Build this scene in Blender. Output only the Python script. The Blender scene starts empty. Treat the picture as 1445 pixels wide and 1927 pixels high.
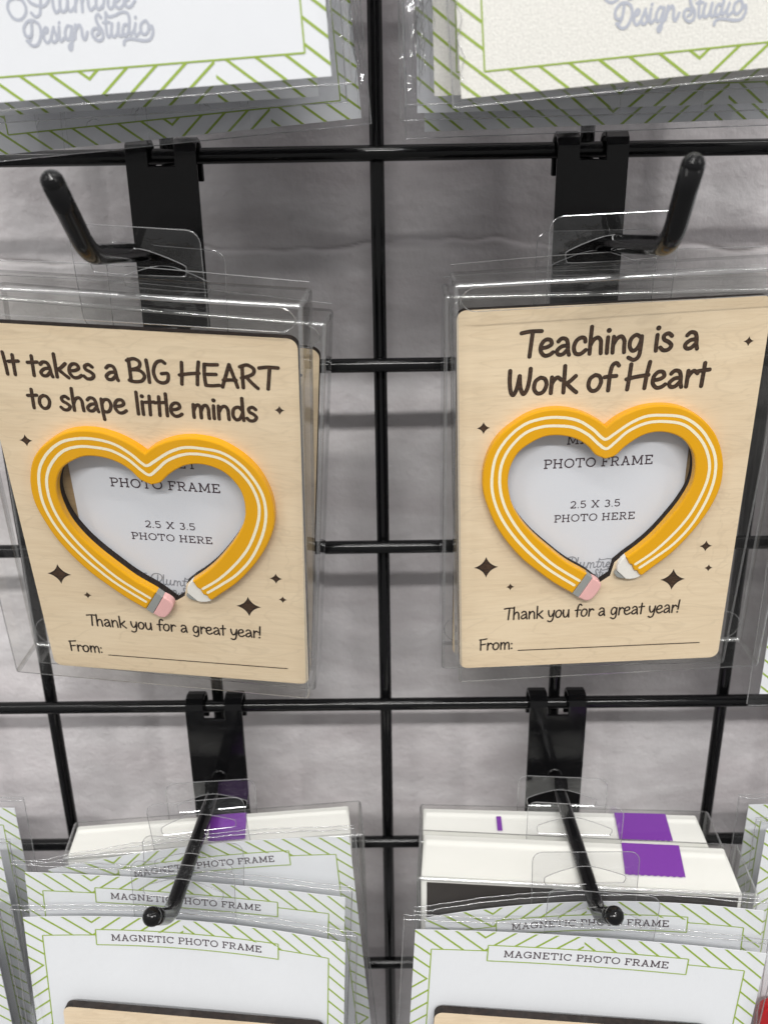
import bpy, bmesh, math, random
from mathutils import Vector, Matrix, Euler, noise
random.seed(7)
S = bpy.context.scene
COL = S.collection
MM = 0.001

# ------------------------------------------------------------------ camera, world, lamps, exposure
cam_d = bpy.data.cameras.new('camera'); cam = bpy.data.objects.new('camera', cam_d); COL.objects.link(cam)
cam.location = (3.768*MM, -337.374*MM, -15.336*MM)
cam.rotation_euler = (1.222386, 0.014861, 0.004096)
cam_d.sensor_fit = 'VERTICAL'; cam_d.sensor_height = 36.0; cam_d.lens = 1624.0/1927.0*36.0
cam_d.clip_start = 0.01; cam_d.clip_end = 50
cam_d.dof.use_dof = True; cam_d.dof.focus_distance = 0.298; cam_d.dof.aperture_fstop = 15.0
S.camera = cam

world = bpy.data.worlds.new('World'); S.world = world; world.use_nodes = True
bg = world.node_tree.nodes['Background']; bg.inputs['Strength'].default_value = 1.0
_wt = world.node_tree                       # the shop around: pale lit ceiling, dim shelves at eye level, dark floor
_tc = _wt.nodes.new('ShaderNodeTexCoord'); _sx = _wt.nodes.new('ShaderNodeSeparateXYZ'); _wt.links.new(_tc.outputs['Generated'], _sx.inputs[0])
_mr = _wt.nodes.new('ShaderNodeMapRange'); _mr.inputs['From Min'].default_value = -1; _mr.inputs['From Max'].default_value = 1; _wt.links.new(_sx.outputs['Z'], _mr.inputs['Value'])
_no = _wt.nodes.new('ShaderNodeTexNoise'); _no.inputs['Scale'].default_value = 5.0; _no.inputs['Detail'].default_value = 3; _wt.links.new(_tc.outputs['Generated'], _no.inputs['Vector'])
_ma = _wt.nodes.new('ShaderNodeMath'); _ma.operation = 'MULTIPLY_ADD'; _ma.inputs[1].default_value = .30; _wt.links.new(_no.outputs['Fac'], _ma.inputs[0]); 
_mb = _wt.nodes.new('ShaderNodeMath'); _mb.operation = 'SUBTRACT'; _mb.inputs[1].default_value = .15; _wt.links.new(_mr.outputs['Result'], _mb.inputs[0]); _wt.links.new(_mb.outputs[0], _ma.inputs[2])
_rp = _wt.nodes.new('ShaderNodeValToRGB'); _wt.links.new(_ma.outputs[0], _rp.inputs['Fac'])
_e = _rp.color_ramp.elements; _e.new(.45); _e.new(.62)
for _el, (_p, _v) in zip(_e, ((.12, .24), (.45, .33), (.62, .41), (.92, .50))): _el.position = _p; _el.color = (_v, _v*.985, _v*.975, 1)
_wt.links.new(_rp.outputs['Color'], bg.inputs['Color'])

def lamp(name, loc, size, power, target=(0, 0, -130), col=(1, .985, .96)):
    d = bpy.data.lights.new(name, 'AREA'); d.shape = 'RECTANGLE'; d.size, d.size_y = size[0]*MM, size[1]*MM
    d.energy = power; d.color = col
    o = bpy.data.objects.new(name, d); COL.objects.link(o)
    o.location = Vector(loc)*MM
    o.rotation_euler = (Vector(target)-Vector(loc)).to_track_quat('-Z', 'Y').to_euler()
    return o
lamp('tube_or_glint_lamp', (100, -560, 1500), (1500, 45), 5)
lamp('tube_or_glint_lamp', (-150, -980, 1500), (1500, 50), 11.5)
lamp('tube_or_glint_lamp', (0, -2000, 1450), (1800, 90), 44)
lamp('tube_or_glint_lamp', (-1500, -1500, 1300), (60, 1500), 7.5)  # added side lamp, gives the upright film folds something to reflect
lamp('tube_or_glint_lamp', (1600, -1400, 1300), (60, 1500), 7.5)  # its counterpart on the right, also added for glints in the film

S.view_settings.view_transform = 'Standard'; S.view_settings.look = 'None'
S.view_settings.exposure = 0.13; S.view_settings.gamma = 1.0
try: S.view_settings.use_curve_mapping = False
except Exception: pass
S.render.engine = 'CYCLES'
c = S.cycles
c.max_bounces = 10; c.diffuse_bounces = 4; c.glossy_bounces = 4; c.transmission_bounces = 6; c.transparent_max_bounces = 80
c.use_denoising = True; c.sample_clamp_indirect = 4.0; c.caustics_reflective = False; c.caustics_refractive = False

# ------------------------------------------------------------------ materials
class NT:
    def __init__(s, name):
        s.m = bpy.data.materials.new(name); s.m.use_nodes = True; s.t = s.m.node_tree; s.t.nodes.clear()
        s.out = s.n('ShaderNodeOutputMaterial')
    def n(s, ty, **kw):
        nd = s.t.nodes.new(ty)
        for k, v in kw.items():
            if k in nd.inputs: nd.inputs[k].default_value = v
            else: setattr(nd, k, v)
        return nd
    def l(s, a, b): s.t.links.new(a, b)
    def math(s, op, a, b=None):
        nd = s.n('ShaderNodeMath', operation=op)
        for i, v in enumerate((a, b)):
            if v is None: continue
            if isinstance(v, (int, float)): nd.inputs[i].default_value = v
            else: s.l(v, nd.inputs[i])
        return nd.outputs[0]
    def coord(s, scale=(1, 1, 1)):
        tc = s.n('ShaderNodeTexCoord'); mp = s.n('ShaderNodeMapping'); mp.inputs['Scale'].default_value = scale
        s.l(tc.outputs['Object'], mp.inputs['Vector']); return mp.outputs['Vector']
    def noise(s, vec, scale, detail=4, rough=.55, dist=0):
        nd = s.n('ShaderNodeTexNoise'); nd.inputs['Scale'].default_value = scale; nd.inputs['Detail'].default_value = detail
        nd.inputs['Roughness'].default_value = rough; nd.inputs['Distortion'].default_value = dist
        s.l(vec, nd.inputs['Vector']); return nd.outputs['Fac']
    def ramp(s, fac, stops):
        r = s.n('ShaderNodeValToRGB'); e = r.color_ramp.elements
        while len(e) < len(stops): e.new(.5)
        for el, (p, col) in zip(e, stops): el.position = p; el.color = (*col, 1)
        s.l(fac, r.inputs['Fac']); return r.outputs['Color']
    def mix(s, fac, a, b, blend='MIX'):
        nd = s.n('ShaderNodeMix', data_type='RGBA', blend_type=blend)
        for i, v in ((0, fac), (6, a), (7, b)):
            if isinstance(v, (int, float)): nd.inputs[i].default_value = v
            elif isinstance(v, tuple): nd.inputs[i].default_value = (*v, 1)
            else: s.l(v, nd.inputs[i])
        return nd.outputs[2]
    def bump(s, h, strength, dist):
        b = s.n('ShaderNodeBump'); b.inputs['Strength'].default_value = strength; b.inputs['Distance'].default_value = dist
        s.l(h, b.inputs['Height']); return b.outputs['Normal']
    def principled(s, color, rough=.5, normal=None, spec=.5, coat=0, metal=0, sss=0):
        p = s.n('ShaderNodeBsdfPrincipled')
        if isinstance(color, tuple): p.inputs['Base Color'].default_value = (*color, 1)
        else: s.l(color, p.inputs['Base Color'])
        if isinstance(rough, (int, float)): p.inputs['Roughness'].default_value = rough
        else: s.l(rough, p.inputs['Roughness'])
        p.inputs['Specular IOR Level'].default_value = spec; p.inputs['Coat Weight'].default_value = coat
        p.inputs['Metallic'].default_value = metal
        if sss:
            p.inputs['Subsurface Weight'].default_value = sss; p.inputs['Subsurface Radius'].default_value = (1, .6, .2); p.inputs['Subsurface Scale'].default_value = .0012
        if normal is not None: s.l(normal, p.inputs['Normal'])
        s.l(p.outputs[0], s.out.inputs['Surface']); return p

def mat_plain(name, col, rough=.5, var=.06, scale=400, spec=.4, bump=.0, coat=0):
    t = NT(name); v = t.coord()
    f = t.noise(v, scale, 3)
    colr = t.mix(f, tuple(max(0, x*(1-var)) for x in col), tuple(min(1, x*(1+var)) for x in col))
    nm = t.bump(f, bump, .0004) if bump else None
    t.principled(colr, rough, nm, spec, coat); return t.m

def mat_wall():
    t = NT('painted_plaster'); v = t.coord()
    big = t.noise(v, 9, 4, .6); vs = t.coord((1, 1, 3.5)); streak = t.noise(vs, 14, 5, .62, .6)
    mid = t.noise(v, 60, 4, .6)
    a = t.ramp(big, [(.32, (.485, .442, .455)), (.62, (.68, .655, .668))])
    b = t.ramp(streak, [(.30, (.43, .385, .398)), (.66, (.72, .70, .71))])
    colr = t.mix(.55, a, b)
    colr = t.mix(t.math('MULTIPLY', mid, .35), colr, (.60, .585, .588))
    sp = t.ramp(t.noise(v, 230, 2, .5), [(.70, (0, 0, 0)), (.78, (1, 1, 1))])
    colr = t.mix(t.math('MULTIPLY', sp, .12), colr, (.22, .19, .19))
    at = t.n('ShaderNodeAttribute', attribute_name='crack'); colr = t.mix(t.math('MULTIPLY', at.outputs['Fac'], .75), colr, (.13, .11, .11))  # dark shadow line of the crack, painted into the wall colour
    h = t.math('ADD', t.math('MULTIPLY', t.noise(v, 120, 5, .55), 1.0), t.math('MULTIPLY', t.noise(v, 420, 3, .5), .35))
    vor = t.n('ShaderNodeTexVoronoi'); vor.inputs['Scale'].default_value = 130; t.l(v, vor.inputs['Vector'])
    lump = t.ramp(vor.outputs['Distance'], [(.0, (1, 1, 1)), (.32, (0, 0, 0))])
    h = t.math('ADD', h, t.math('MULTIPLY', lump, .22))
    t.principled(colr, .62, t.bump(h, .5, .0016), .35); return t.m

def mat_wood(name, light, dark, sc=1.0):
    t = NT(name)
    v = t.coord((60*sc, 60*sc, 900*sc)); g = t.noise(v, 1.0, 5, .6, .4)
    w = t.coord((9, 9, 40)); big = t.noise(w, 1.2, 3, .5, 1.2)
    v2 = t.coord((250, 250, 2600)); fine = t.noise(v2, 1.0, 2, .5)
    oi = t.n('ShaderNodeObjectInfo')
    f = t.math('ADD', t.math('MULTIPLY', g, .45), t.math('ADD', t.math('MULTIPLY', big, .5), t.math('MULTIPLY', fine, .18)))
    colr = t.ramp(f, [(.34, dark), (.66, light)])
    fig = t.ramp(t.noise(t.coord((14, 14, 50)), 1.5, 2, .5, 2.5), [(.47, (0, 0, 0)), (.50, (1, 1, 1)), (.53, (0, 0, 0))])
    colr = t.mix(t.math('MULTIPLY', fig, .20), colr, tuple(x*.72 for x in dark))
    t.principled(colr, .52, t.bump(t.math('ADD', g, fine), .12, .0003), .35); return t.m

def mat_burnt():
    t = NT('laser_burnt_wood'); f = t.noise(t.coord((400, 400, 1500)), 1, 4)
    t.principled(t.ramp(f, [(.35, (.009, .006, .005)), (.7, (.028, .018, .014))]), .7, None, .2); return t.m
def mat_engrave(name, a, b):
    t = NT(name); f = t.noise(t.coord((500, 500, 1800)), 1, 3)
    t.principled(t.ramp(f, [(.35, a), (.68, b)]), .6, t.bump(f, .3, .0002), .3); return t.m

def mat_black(name, rough=.16, bumpy=.12):
    t = NT(name); v = t.coord(); f = t.noise(v, 260, 3, .5); sc = t.noise(v, 1500, 2)
    t.principled((.0045, .0045, .005), t.math('ADD', t.math('MULTIPLY', sc, .08), rough), t.bump(f, bumpy, .0006), .32); return t.m

def mat_film(name, tint, f0, rough, bumps, haze=.02, edge=.9, cloud=0):
    """thin clear plastic sheet: light passes straight through, the surface mirrors at grazing angles"""
    t = NT(name); v = t.coord()
    nm = None
    if bumps:
        h = None
        for sx, sc, amp in bumps:
            q = t.noise(t.coord(sx), sc, 3, .5, .8); q = t.math('MULTIPLY', q, amp)
            h = q if h is None else t.math('ADD', h, q)
        nm = t.bump(h, .8, .0012)
    lw = t.n('ShaderNodeLayerWeight'); lw.inputs['Blend'].default_value = .5
    if nm is not None: t.l(nm, lw.inputs['Normal'])
    fac = t.math('ADD', t.math('MULTIPLY', t.math('POWER', lw.outputs['Facing'], 4.5), edge), f0)
    fac = t.math('MINIMUM', fac, .92)
    tr = t.n('ShaderNodeBsdfTransparent'); tr.inputs['Color'].default_value = (*tint, 1)
    gl = t.n('ShaderNodeBsdfGlossy'); gl.inputs['Roughness'].default_value = rough; gl.inputs['Color'].default_value = (.95, .96, .97, 1)
    if nm is not None: t.l(nm, gl.inputs['Normal'])
    df = t.n('ShaderNodeBsdfDiffuse'); df.inputs['Color'].default_value = (.8, .8, .8, 1)
    m0 = t.n('ShaderNodeMixShader'); m0.inputs[0].default_value = haze
    if cloud:
        cl = t.ramp(t.noise(t.coord((1, 1, .7)), 26, 6, .72, 1.0), [(.48, (0, 0, 0)), (.80, (1, 1, 1))]); t.l(t.math('ADD', t.math('MULTIPLY', cl, cloud), haze), m0.inputs[0])
    t.l(tr.outputs[0], m0.inputs[1]); t.l(df.outputs[0], m0.inputs[2])
    m1 = t.n('ShaderNodeMixShader'); t.l(fac, m1.inputs[0]); t.l(m0.outputs[0], m1.inputs[1]); t.l(gl.outputs[0], m1.inputs[2])
    t.l(m1.outputs[0], t.out.inputs['Surface']); return t.m

def mat_paper(name, col, sparkle=0):
    t = NT(name); v = t.coord(); f = t.noise(v, 2200, 3, .6); g = t.noise(v, 120, 3)
    colr = t.mix(f, tuple(x*.955 for x in col), col)
    colr = t.mix(t.math('MULTIPLY', g, .25), colr, tuple(x*.95 for x in col))
    if sparkle:
        s = t.ramp(t.noise(v, 1500, 2, .6), [(.35, tuple(x*.86 for x in col)), (.68, tuple(min(1, x*1.08) for x in col))])
        colr = t.mix(.8, colr, s)
        p = t.principled(colr, .38, t.bump(t.noise(v, 1700, 2), .35, .0003), .6)
    else:
        t.principled(colr, .55, t.bump(f, .05, .0002), .35)
    return t.m

M = {}
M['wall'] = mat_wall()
M['wood'] = mat_wood('birch_plywood', (.80, .655, .465), (.68, .53, .355))
M['wood_back'] = mat_wood('backing_plywood', (.42, .30, .17), (.28, .19, .10))
M['burnt'] = mat_burnt()
M['engrave_dark'] = mat_engrave('engraving_edge', (.014, .008, .006), (.034, .020, .014))
M['engrave'] = mat_engrave('engraving', (.030, .016, .009), (.080, .043, .024))
M['black'] = mat_black('black_powder_coat', .09, .06); M['black_gloss'] = mat_black('black_plastic_dip', .08, .10)
M['yellow'] = NT('yellow_acrylic'); M['yellow'].principled((.79, .385, .001), .26, None, .45, .0, 0, 0); M['yellow'] = M['yellow'].m
M['cream'] = mat_plain('engraved_stripe', (.92, .85, .64), .6, .10, 1800)
M['ferrule'] = mat_plain('grey_acrylic', (.30, .31, .30), .35)
M['pink'] = mat_plain('pink_acrylic', (.80, .455, .44), .35)
M['white_ac'] = mat_plain('white_acrylic', (.80, .78, .74), .3)
M['red'] = mat_plain('red_acrylic', (.42, .012, .016), .3)
M['paper'] = mat_paper('white_cardstock', (.765, .785, .81)); M['pearl'] = mat_paper('pearl_cardstock', (.79, .78, .725), 1)
M['insert'] = mat_paper('insert_paper', (.70, .72, .775))
M['green'] = mat_plain('green_ink', (.285, .41, .035), .5, .08, 900)
M['ink'] = mat_plain('plum_ink', (.052, .030, .040), .55, .15, 900)
M['logo_ink'] = mat_plain('grey_ink', (.44, .465, .53), .55, .06, 900); M['logo_dark'] = mat_plain('dark_grey_ink', (.27, .28, .31), .55, .06, 900)
M['carton'] = mat_paper('white_carton', (.83, .83, .80)); M['purple'] = mat_plain('purple_sticker', (.20, .045, .365), .5, .10, 1500, bump=.05)
M['panel'] = mat_plain('dark_photo_panel', (.055, .05, .048), .3, .3, 60)
M['film'] = mat_film('cellophane', (.965, .965, .967), .022, .085, [((1, 1, .22), 40, .45), ((1, 1, .6), 150, .06)], .006, .9, .05)
M['film_crinkled'] = mat_film('crinkled_cellophane', (.955, .955, .96), .050, .05, [((1, 1, .22), 45, 1.3), ((1, 1, .6), 170, .35)], .008, .9, .04)
M['pvc'] = mat_film('clear_box_plastic', (.96, .96, .952), .014, .05, [((1, 1, 1), 30, .25)], .002, .9, .014)
M['pvc_edge'] = mat_film('clear_box_fold', (.72, .72, .71), .18, .14, None, .10)
M['rim'] = mat_film('plastic_cut_edge', (.74, .74, .745), .20, .14, None, .16)
M['tab'] = mat_film('clear_hang_tab_plastic', (.96, .96, .965), .085, .03, [((1, 1, 1), 45, .9)], .006)

# ------------------------------------------------------------------ mesh helpers (all dimensions in millimetres)
class MB:
    def __init__(s): s.v = []; s.f = []; s.mi = []
    def add(s, vs, fs, mi=0):
        b = len(s.v); s.v += [tuple(p) for p in vs]
        for q in fs: s.f.append([i+b for i in q]); s.mi.append(mi)
    def build(s, name, mats, parent=None, smooth=False):
        me = bpy.data.meshes.new(name)
        me.from_pydata([(x*MM, y*MM, z*MM) for x, y, z in s.v], [], s.f)
        mats = mats if isinstance(mats, (list, tuple)) else [mats]
        for m in mats: me.materials.append(m)
        for p, i in zip(me.polygons, s.mi): p.material_index = i; p.use_smooth = smooth
        me.update()
        o = bpy.data.objects.new(name, me); COL.objects.link(o)
        if parent is not None: o.parent = parent
        return o
    def grid(s, fn, nu, nv, mi=0):
        vs = [fn(i/nu, j/nv) for j in range(nv+1) for i in range(nu+1)]
        fs = [(j*(nu+1)+i, (j+1)*(nu+1)+i, (j+1)*(nu+1)+i+1, j*(nu+1)+i+1) for j in range(nv) for i in range(nu)]
        s.add(vs, fs, mi)
    def box(s, x0, x1, y0, y1, z0, z1, mi=0):
        v = [(x, y, z) for z in (z0, z1) for y in (y0, y1) for x in (x0, x1)]
        s.add(v, [(0, 2, 3, 1), (4, 5, 7, 6), (0, 1, 5, 4), (2, 6, 7, 3), (0, 4, 6, 2), (1, 3, 7, 5)], mi)
    def tube(s, pts, r, n=16, mi=0, cap=True, rfun=None):
        pts = [Vector(p) for p in pts]; rings = []; up = None
        for i, p in enumerate(pts):
            d = (pts[min(i+1, len(pts)-1)]-pts[max(i-1, 0)]).normalized()
            if up is None:
                up = d.cross(Vector((0, 0, 1)) if abs(d.z) < .9 else Vector((1, 0, 0))).normalized()
            up = (up - d*up.dot(d)).normalized(); w = d.cross(up)
            rr = rfun(i/(len(pts)-1)) if rfun else r
            rings.append([p+(up*math.cos(a)+w*math.sin(a))*rr for a in [2*math.pi*k/n for k in range(n)]])
        vs = [q for rg in rings for q in rg]; fs = []
        for i in range(len(pts)-1):
            for k in range(n):
                a = i*n+k; b = i*n+(k+1) % n; fs.append((a, b, b+n, a+n))
        if cap: fs.append(tuple(range(n))[::-1]); fs.append(tuple((len(pts)-1)*n+k for k in range(n)))
        s.add(vs, fs, mi)

def empty(name, loc, rot=(0, 0, 0), scale=1):
    o = bpy.data.objects.new(name, None); COL.objects.link(o); o.empty_display_size = .01
    o.location = Vector(loc)*MM; o.rotation_euler = rot; o.scale = (scale,)*3; return o
def tag(o, label, cat, group=None, kind=None):
    o['label'] = label; o['category'] = cat
    if group: o['group'] = group
    if kind: o['kind'] = kind
    return o

def smooth_path(pts, n=7, closed=False):
    """Catmull-Rom through 2D/3D points"""
    P = [Vector(p) for p in pts]
    if len(P) < 3: return P
    out = []; N = len(P)
    for i in range(N if closed else N-1):
        if closed: p0, p1, p2, p3 = P[i-1], P[i], P[(i+1) % N], P[(i+2) % N]
        else: p0, p1, p2, p3 = P[max(i-1, 0)], P[i], P[i+1], P[min(i+2, N-1)]
        for k in range(n):
            t = k/n
            out.append(.5*((2*p1)+(p2-p0)*t+(2*p0-5*p1+4*p2-p3)*t*t+(3*p1-p0-3*p2+p3)*t**3))
    if not closed: out.append(P[-1])
    return out

def fill_poly(loops, flip=False):
    """triangulated filling of an outline with holes -> (verts2d, faces) with a consistent winding"""
    bm = bmesh.new(); ed = []
    for lp in loops:
        vs = [bm.verts.new((p[0], p[1], 0)) for p in lp]
        ed += [bm.edges.new((vs[i], vs[(i+1) % len(vs)])) for i in range(len(vs))]
    bmesh.ops.triangle_fill(bm, use_beauty=True, edges=ed)
    bm.normal_update(); bm.verts.index_update()
    vs = [(v.co.x, v.co.y) for v in bm.verts]; fs = []
    for f in bm.faces:
        q = [v.index for v in f.verts]
        if (f.normal.z < 0) != flip: q.reverse()
        fs.append(q)
    bm.free(); return vs, fs

def area(lp): return .5*sum(lp[i][0]*lp[(i+1) % len(lp)][1]-lp[(i+1) % len(lp)][0]*lp[i][1] for i in range(len(lp)))
def inset(lp, d):
    n = len(lp); sg = 1 if area(lp) > 0 else -1; out = []
    for i in range(n):
        a, b, c_ = Vector(lp[i-1][:2]), Vector(lp[i][:2]), Vector(lp[(i+1) % n][:2])
        d1 = (b-a); d2 = (c_-b)
        if d1.length < 1e-6: d1 = d2
        if d2.length < 1e-6: d2 = d1
        d1.normalize(); d2.normalize()
        nm = Vector((-d1.y-d2.y, d1.x+d2.x))
        if nm.length < 1e-4: nm = Vector((-d1.y, d1.x))
        nm.normalize(); k = max(.5, nm.dot(Vector((-d1.y, d1.x))))
        q = b+nm*sg*d/k; out.append((q.x, q.y))
    return out

def slab(mb, lp, h0, h1, bev=.4, mi=0, mi_side=None, holes=(), f=None):
    """solid plate from outline lp (x, v): front face at height h1 with a rounded edge, sides down to h0.  v runs downwards"""
    f = f or (lambda x, v, h: (x, -h, -v))
    mi_side = mi if mi_side is None else mi_side
    levels = [(0, h0), (0, h1-bev), (bev*.3, h1-bev*.3), (bev, h1)] if bev else [(0, h0), (0, h1)]
    tops = []
    for lp_, sgn in [(lp, 1)]+[(q, -1) for q in holes]:
        rings = [inset(lp_, d*sgn) if d else [tuple(p[:2]) for p in lp_] for d, _ in levels]
        n = len(lp_)
        for (r0, (d0, a0)), (r1, (d1, a1)) in zip(zip(rings, levels), list(zip(rings, levels))[1:]):
            vs = [f(x, v, a0) for x, v in r0]+[f(x, v, a1) for x, v in r1]
            ccw = (area(lp_) > 0) == (sgn > 0)
            fs = [((i+1) % n, i, i+n, (i+1) % n+n) if ccw else (i, (i+1) % n, (i+1) % n+n, i+n) for i in range(n)]
            mb.add(vs, fs, mi_side)
        tops.append(rings[-1])
    vs, fs = fill_poly(tops, flip=True)
    mb.add([f(x, v, h1) for x, v in vs], fs, mi)
    base = [[tuple(p[:2]) for p in q] for q in [lp]+list(holes)]
    vs, fs = fill_poly(base); mb.add([f(x, v, h0) for x, v in vs], fs, mi_side)

def rrect(x0, x1, v0, v1, r, n=6):
    out = []
    for cx, cy, a0 in ((x1-r, v0+r, -90), (x1-r, v1-r, 0), (x0+r, v1-r, 90), (x0+r, v0+r, 180)):
        for k in range(n+1):
            a = math.radians(a0+90*k/n); out.append((cx+r*math.cos(a), cy+r*math.sin(a)))
    return out

# --- strokes: drawing and writing as ribbons laid on a surface f(x, v, h)
class Pen:
    def __init__(s, f, h=.06): s.f = f; s.h = h; s.mb = MB(); s.k = 0
    def _h(s): s.k += 1; return s.h+.0125*(s.k % 6)
    def stroke(s, pts, r, cap='round', mi=0, dh=0):
        P = [Vector(p[:2]) for p in pts]; Q = [P[0]]
        for p in P[1:]:
            if (p-Q[-1]).length > 1e-5: Q.append(p)
        P = Q; h = s._h()+dh
        if len(P) == 1: return s.dot(P[0], r, mi, dh)
        n = len(P); L, Rr = [], []
        for i in range(n):
            d1 = (P[i]-P[i-1]).normalized() if i else (P[1]-P[0]).normalized()
            d2 = (P[i+1]-P[i]).normalized() if i < n-1 else d1
            t = d1+d2
            t = d1 if t.length < .2 else t.normalized()
            nm = Vector((-t.y, t.x)); k = max(.6, nm.dot(Vector((-d1.y, d1.x))))
            L.append(P[i]+nm*r/k); Rr.append(P[i]-nm*r/k)
        hh = [h+.011*i/n for i in range(n)]
        vs = [s.f(p.x, p.y, z) for p, z in zip(L, hh)]+[s.f(p.x, p.y, z) for p, z in zip(Rr, hh)]
        fs = [(i, i+1, n+i+1, n+i) for i in range(n-1)]
        s.mb.add(vs, fs, mi)
        if cap == 'round':
            for e, p in ((0, P[0]), (1, P[-1])):
                d = (P[0]-P[1]) if e == 0 else (P[-1]-P[-2]); a0 = math.atan2(d.y, d.x)
                ring = [p+Vector((math.cos(a0-math.pi/2+math.pi*k/8), math.sin(a0-math.pi/2+math.pi*k/8)))*r for k in range(9)]
                s.mb.add([s.f(q.x, q.y, h+(.0105 if e else -.0008)) for q in ring], [tuple(range(9))], mi)
    def dot(s, p, r, mi=0, dh=0):
        h = s._h()+dh
        s.mb.add([s.f(p[0]+r*math.cos(a), p[1]+r*math.sin(a), h) for a in [math.pi*2*k/14 for k in range(14)]], [tuple(range(14))[::-1]], mi)
    def poly(s, pts, mi=0, dh=0):
        h = s._h()+dh; s.mb.add([s.f(x, v, h) for x, v in pts], [tuple(range(len(pts)))], mi)
    def build(s, name, mats, parent): 
        o = s.mb.build(name, mats, parent); return o

def clip(poly, x0, x1, v0, v1):
    def cut(P, ax, val, keep_less):
        out = []
        for i in range(len(P)):
            a, b = P[i-1], P[i]
            ia = (a[ax] <= val) == keep_less or a[ax] == val; ib = (b[ax] <= val) == keep_less or b[ax] == val
            if ia != ib:
                t = (val-a[ax])/(b[ax]-a[ax]); out.append((a[0]+t*(b[0]-a[0]), a[1]+t*(b[1]-a[1])))
            if ib: out.append(b)
        return out
    for ax, val, kl in ((0, x0, False), (0, x1, True), (1, v0, False), (1, v1, True)):
        if not poly: return []
        poly = cut(poly, ax, val, kl)
    return poly

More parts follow.
